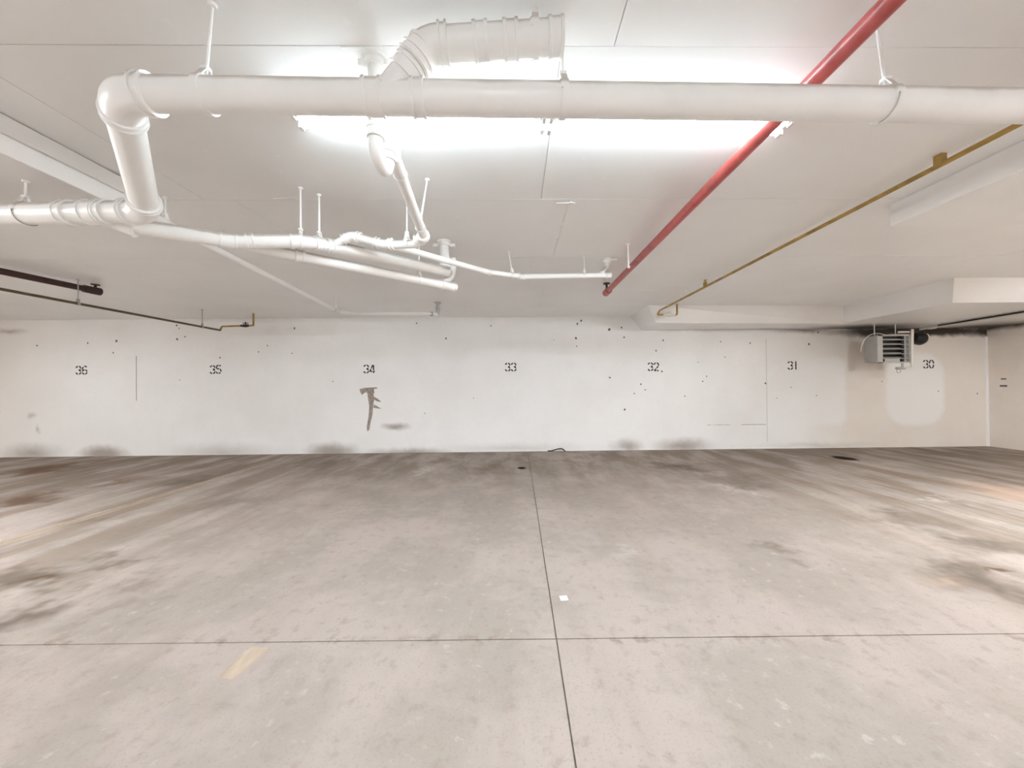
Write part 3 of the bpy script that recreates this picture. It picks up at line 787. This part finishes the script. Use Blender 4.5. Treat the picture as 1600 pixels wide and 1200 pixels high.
strip_light((-10.4, 1.2), H, ZC - BL, 'added unseen twin-tube strip light under the left bulkhead, farthest left', TUBES)  # unseen lamp, added to even out the brightness
strip_light((mid.x, -3.4), ang, ZC, 'added unseen twin-tube strip light on the ceiling behind the camera', TUBEN)  # out of view, added to flatten the light from behind
strip_light((5.75, -3.6), H, ZC - BR, 'added unseen twin-tube strip light under the right bulkhead, behind the camera', TUBEW)  # unseen, added to light the right half more evenly
strip_light((-5.6, -3.6), H, ZC - BL, 'added unseen twin-tube strip light under the left bulkhead, behind the camera', TUBEW)  # unseen, added to light the left half more evenly
strip_light((mid.x, -6.6), ang, ZC, 'added unseen twin-tube strip light on the ceiling across the drive aisle', TUBEN)  # distant unseen lamp, added to flatten the room light

# ------------------------------------------------------------------ unit heater below the soffit
hd_ = 6.75
a = at_d(1370, 523, hd_); b = at_d(1422, 567, hd_)
cx, cz = (a.x + b.x) / 2, (a.z + b.z) / 2; hw, hh = (b.x - a.x) / 2, (a.z - b.z) / 2; dep = .27
hroot = tag(empty('unit_heater', (cx, hd_ + dep / 2, b.z)), 'grey louvred gas unit heater hung under the soffit beside number 30', 'heater')
y0, y1 = hd_, hd_ + dep
m = MB(); t = .012          # open-fronted casing, back tapered
ib = .05
def ringbox(o0, o1, ya, yb):
    pass
m.hexa([(cx - hw, y0, cz - hh), (cx + hw, y0, cz - hh), (cx + hw - ib, y1, cz - hh + .03), (cx - hw + .02, y1, cz - hh + .03)],
       [(cx - hw, y0, cz - hh + t), (cx + hw, y0, cz - hh + t), (cx + hw - ib, y1, cz - hh + .03 + t), (cx - hw + .02, y1, cz - hh + .03 + t)])
m.hexa([(cx - hw, y0, cz + hh - t), (cx + hw, y0, cz + hh - t), (cx + hw - ib, y1, cz + hh - .03 - t), (cx - hw + .02, y1, cz + hh - .03 - t)],
       [(cx - hw, y0, cz + hh), (cx + hw, y0, cz + hh), (cx + hw - ib, y1, cz + hh - .03), (cx - hw + .02, y1, cz + hh - .03)])
for sx in (-1, 1):
    xa = cx + sx * (hw - t / 2); xb = cx + sx * (hw - t / 2) - (.02 if sx < 0 else ib) * sx * (1 if sx > 0 else 1)
    xb = xa - sx * (.02 if sx < 0 else ib)
    m.hexa([(xa - t / 2, y0, cz - hh), (xa + t / 2, y0, cz - hh), (xb + t / 2, y1, cz - hh + .03), (xb - t / 2, y1, cz - hh + .03)],
           [(xa - t / 2, y0, cz + hh), (xa + t / 2, y0, cz + hh), (xb + t / 2, y1, cz + hh - .03), (xb - t / 2, y1, cz + hh - .03)])
m.box((cx, y1, cz), (hw - .03, .006, hh - .03))
m.build('casing', GREYM, hroot, smooth=False, bevel=.006)
m = MB(); fwid = .035
m.box((cx - hw + .045, y0 - .006, cz), (.047, .008, hh)); m.box((cx + hw - .012, y0 - .006, cz), (.012, .008, hh))
m.box((cx, y0 - .006, cz + hh - .014), (hw, .008, .014)); m.box((cx, y0 - .006, cz - hh + .012), (hw, .008, .012))
m.build('front_frame', SLAT, hroot, smooth=False, bevel=.003)
MB().box((cx + .02, y0 + .13, cz), (hw - .05, .01, hh - .02)).build('burner_core', DARKIN, hroot, smooth=False)
x0s, x1s = cx - hw + .09, cx + hw - .02
for i in range(5):
    z = cz + hh - .085 - i * (2 * hh - .13) / 4.6
    an = math.radians(28); Y = Vector((0, math.cos(an), math.sin(an))); Z = Vector((0, -math.sin(an), math.cos(an)))
    MB().box(((x0s + x1s) / 2, y0 + .02, z), ((x1s - x0s) / 2, .036, .003), (Vector((1, 0, 0)), Y, Z)).build('louvre_slat', SLAT, hroot, smooth=False)
MB().box((cx + hw * .60, y0 + .012, cz), (.022, .006, hh - .02)).build('divider_bar', BLACK, hroot, smooth=False)
MB().box((cx + hw * .80, y0 + .05, cz), (.04, .006, hh - .02)).build('side_plate', SLAT, hroot, smooth=False)
MB().box((cx - .03, y0 - .004, cz - hh + .052), (hw - .16, .004, .026)).build('rating_plate', SLAT, hroot, smooth=False)
for sx in (-.75, .55):
    q = MB(); q.sweep([Vector((cx + sx * hw, y0 + .12, cz + hh - .03)), Vector((cx + sx * hw, y0 + .12, zb))], .008, 8); q.sweep([Vector((cx + sx * hw, y0 + .12, zb - .01)), Vector((cx + sx * hw, y0 + .12, zb))], .025, 10); q.build('hanger_rod', TRIMP, hroot)
# exhaust blower behind the right side
pc = at_d(1436, 529, hd_ + .25)
m = MB(); pts = [pc + Vector((-.10, 0, .02)), pc + Vector((-.02, 0, .01)), pc + Vector((.03, 0, 0)), pc + Vector((.07, 0, 0))]
m.sweep([pts[0], pts[0], pts[1], pts[2], pts[3], pts[3]], [.03, .085, .125, .125, .10, .02], 22); m.build('exhaust_blower', BLACK, hroot)
m = MB(); m.sweep([pc + Vector((.06, 0, 0)), pc + Vector((.06, 0, 0)), pc + Vector((.10, 0, 0)), pc + Vector((.11, 0, 0))], [.03, .108, .10, .03], 20); m.build('blower_cover', TRIMP, hroot)
MB().box(((a.x + b.x) / 2 + hw + .06, hd_ + .25, pc.z), (.10, .02, .03)).build('blower_bracket', GREYM, hroot, smooth=False)
# gas supply at the right side
d_ = hd_ - .03
q0 = at_d(1408, 517.5, d_ + .05); q1 = at_d(1425.5, 517, d_); q2 = at_d(1425, 574.5, d_); q3 = at_d(1405, 575.5, d_)
pipe('gas_feed', [q1 + dz * .03, q2, q3], .020, TRIMP, hroot, R=.02, n=14, label='cream painted gas feed pipe')
m = MB(); m.sweep([q3 + Vector((.06, 0, -.02)), q3 + Vector((.06, 0, .10))], .017, 12); m.sweep([q3 + Vector((-.05, 0, .0)), q3 + Vector((.10, 0, 0))], [.024, .02], 14); m.build('feed_tee', GREYM, hroot)
ringp = [q3 + Vector((-.01 + .033 * math.cos(t * math.pi / 8), 0, -.05 + .035 * math.sin(t * math.pi / 8))) for t in range(17)]
MB().sweep(ringp, .005, 8, caps=False).build('pull_ring', STEEL, hroot)
pipe('feed_union', [at_d(1425.3, 549, d_), at_d(1425.3, 554, d_)], .030, TRIMP, hroot)
MB().box((q1.x - .09, d_ + .06, q1.z - .01), (.10, .012, .014)).build('support_arm', TRIMP, hroot, smooth=False)
wire = [at_d(x, y, hd_ + .10) for x, y in ((1382, 523), (1372, 520.5), (1360, 522.5), (1352, 529), (1347, 538), (1345, 549))]
MB().sweep(fillet(wire, .06, 4), .007, 8).build('control_wire', TRIMP, hroot)

# conduits along the soffit to the right
zq = sb - .035
k0 = at_z(1442, 514, zq); k1 = at_z(1600, 489, zq); dd = (k1 - k0).normalized(); k2 = k1 + dd * .8
k2 = k0 + dd * min((k2 - k0).length, (XR - .02 - k0.x) / max(dd.x, 1e-3))
cr = tag(empty('conduit', k0), 'cream conduit with clamps under the right soffit, starting at the heater', 'conduit')
pipe('conduit_run', [k0 - dd * .06, k2], .018, TRIMP, cr, R=.05, n=12)
m = MB(); p = k0 + dd * .18; m.box(p, (.035, .05, .028)); m.sweep([p, Vector((p.x, p.y, zb))], .012, 10); m.build('junction_box', TRIMP, cr, bevel=.004)
p = k0 + dd * .42; m = MB(); m.sweep([p, Vector((p.x, p.y, zb))], .012, 10); m.sweep([p - dd * .012, p + dd * .012], .027, 14); m.build('conduit_clamp', TRIMP, cr)
off = Vector((-.05, 0, .012))
s0 = k0 + dd * .35 + off
m = MB().sweep([s0, k2 + off], .014, 12)
tag(m.build('conduit', BLACK), 'black conduit running beside the cream one under the right soffit', 'conduit')

# ------------------------------------------------------------------ small litter
c = at_floor(881, 935.5)
m = MB(); t = .0015; hw_, hl = .022, .022
ax = (Vector((math.cos(.1), math.sin(.1), 0)), Vector((-math.sin(.1), math.cos(.1), 0)), Vector((0, 0, 1)))
m.box(c + Vector((0, 0, .003)), (.0235, .024, .0025), ax)
tag(m.build('paper_card', CARDM, smooth=False, bevel=.001), 'small white square card lying on the floor right of the joint', 'card')
pts = [at_floor(856, 705.5), at_floor(862, 706), at_floor(870, 704.8), at_floor(878, 704.5), at_floor(883, 706)]
pts = [Vector((p.x, min(p.y, yw(p.x) - .04), .012 + [0, .006, .035, .045, .0][i])) for i, p in enumerate(pts)]
tag(MB().sweep(fillet(pts, .06, 4), [.012] * len(fillet(pts, .06, 4)), 10).build('rubber_strip', RUBBER), 'bent strip of dark rubber lying at the foot of the wall', 'litter')
p = at_d(1355, 584.5, yw(at_wall(1370, 586).x) - .02)
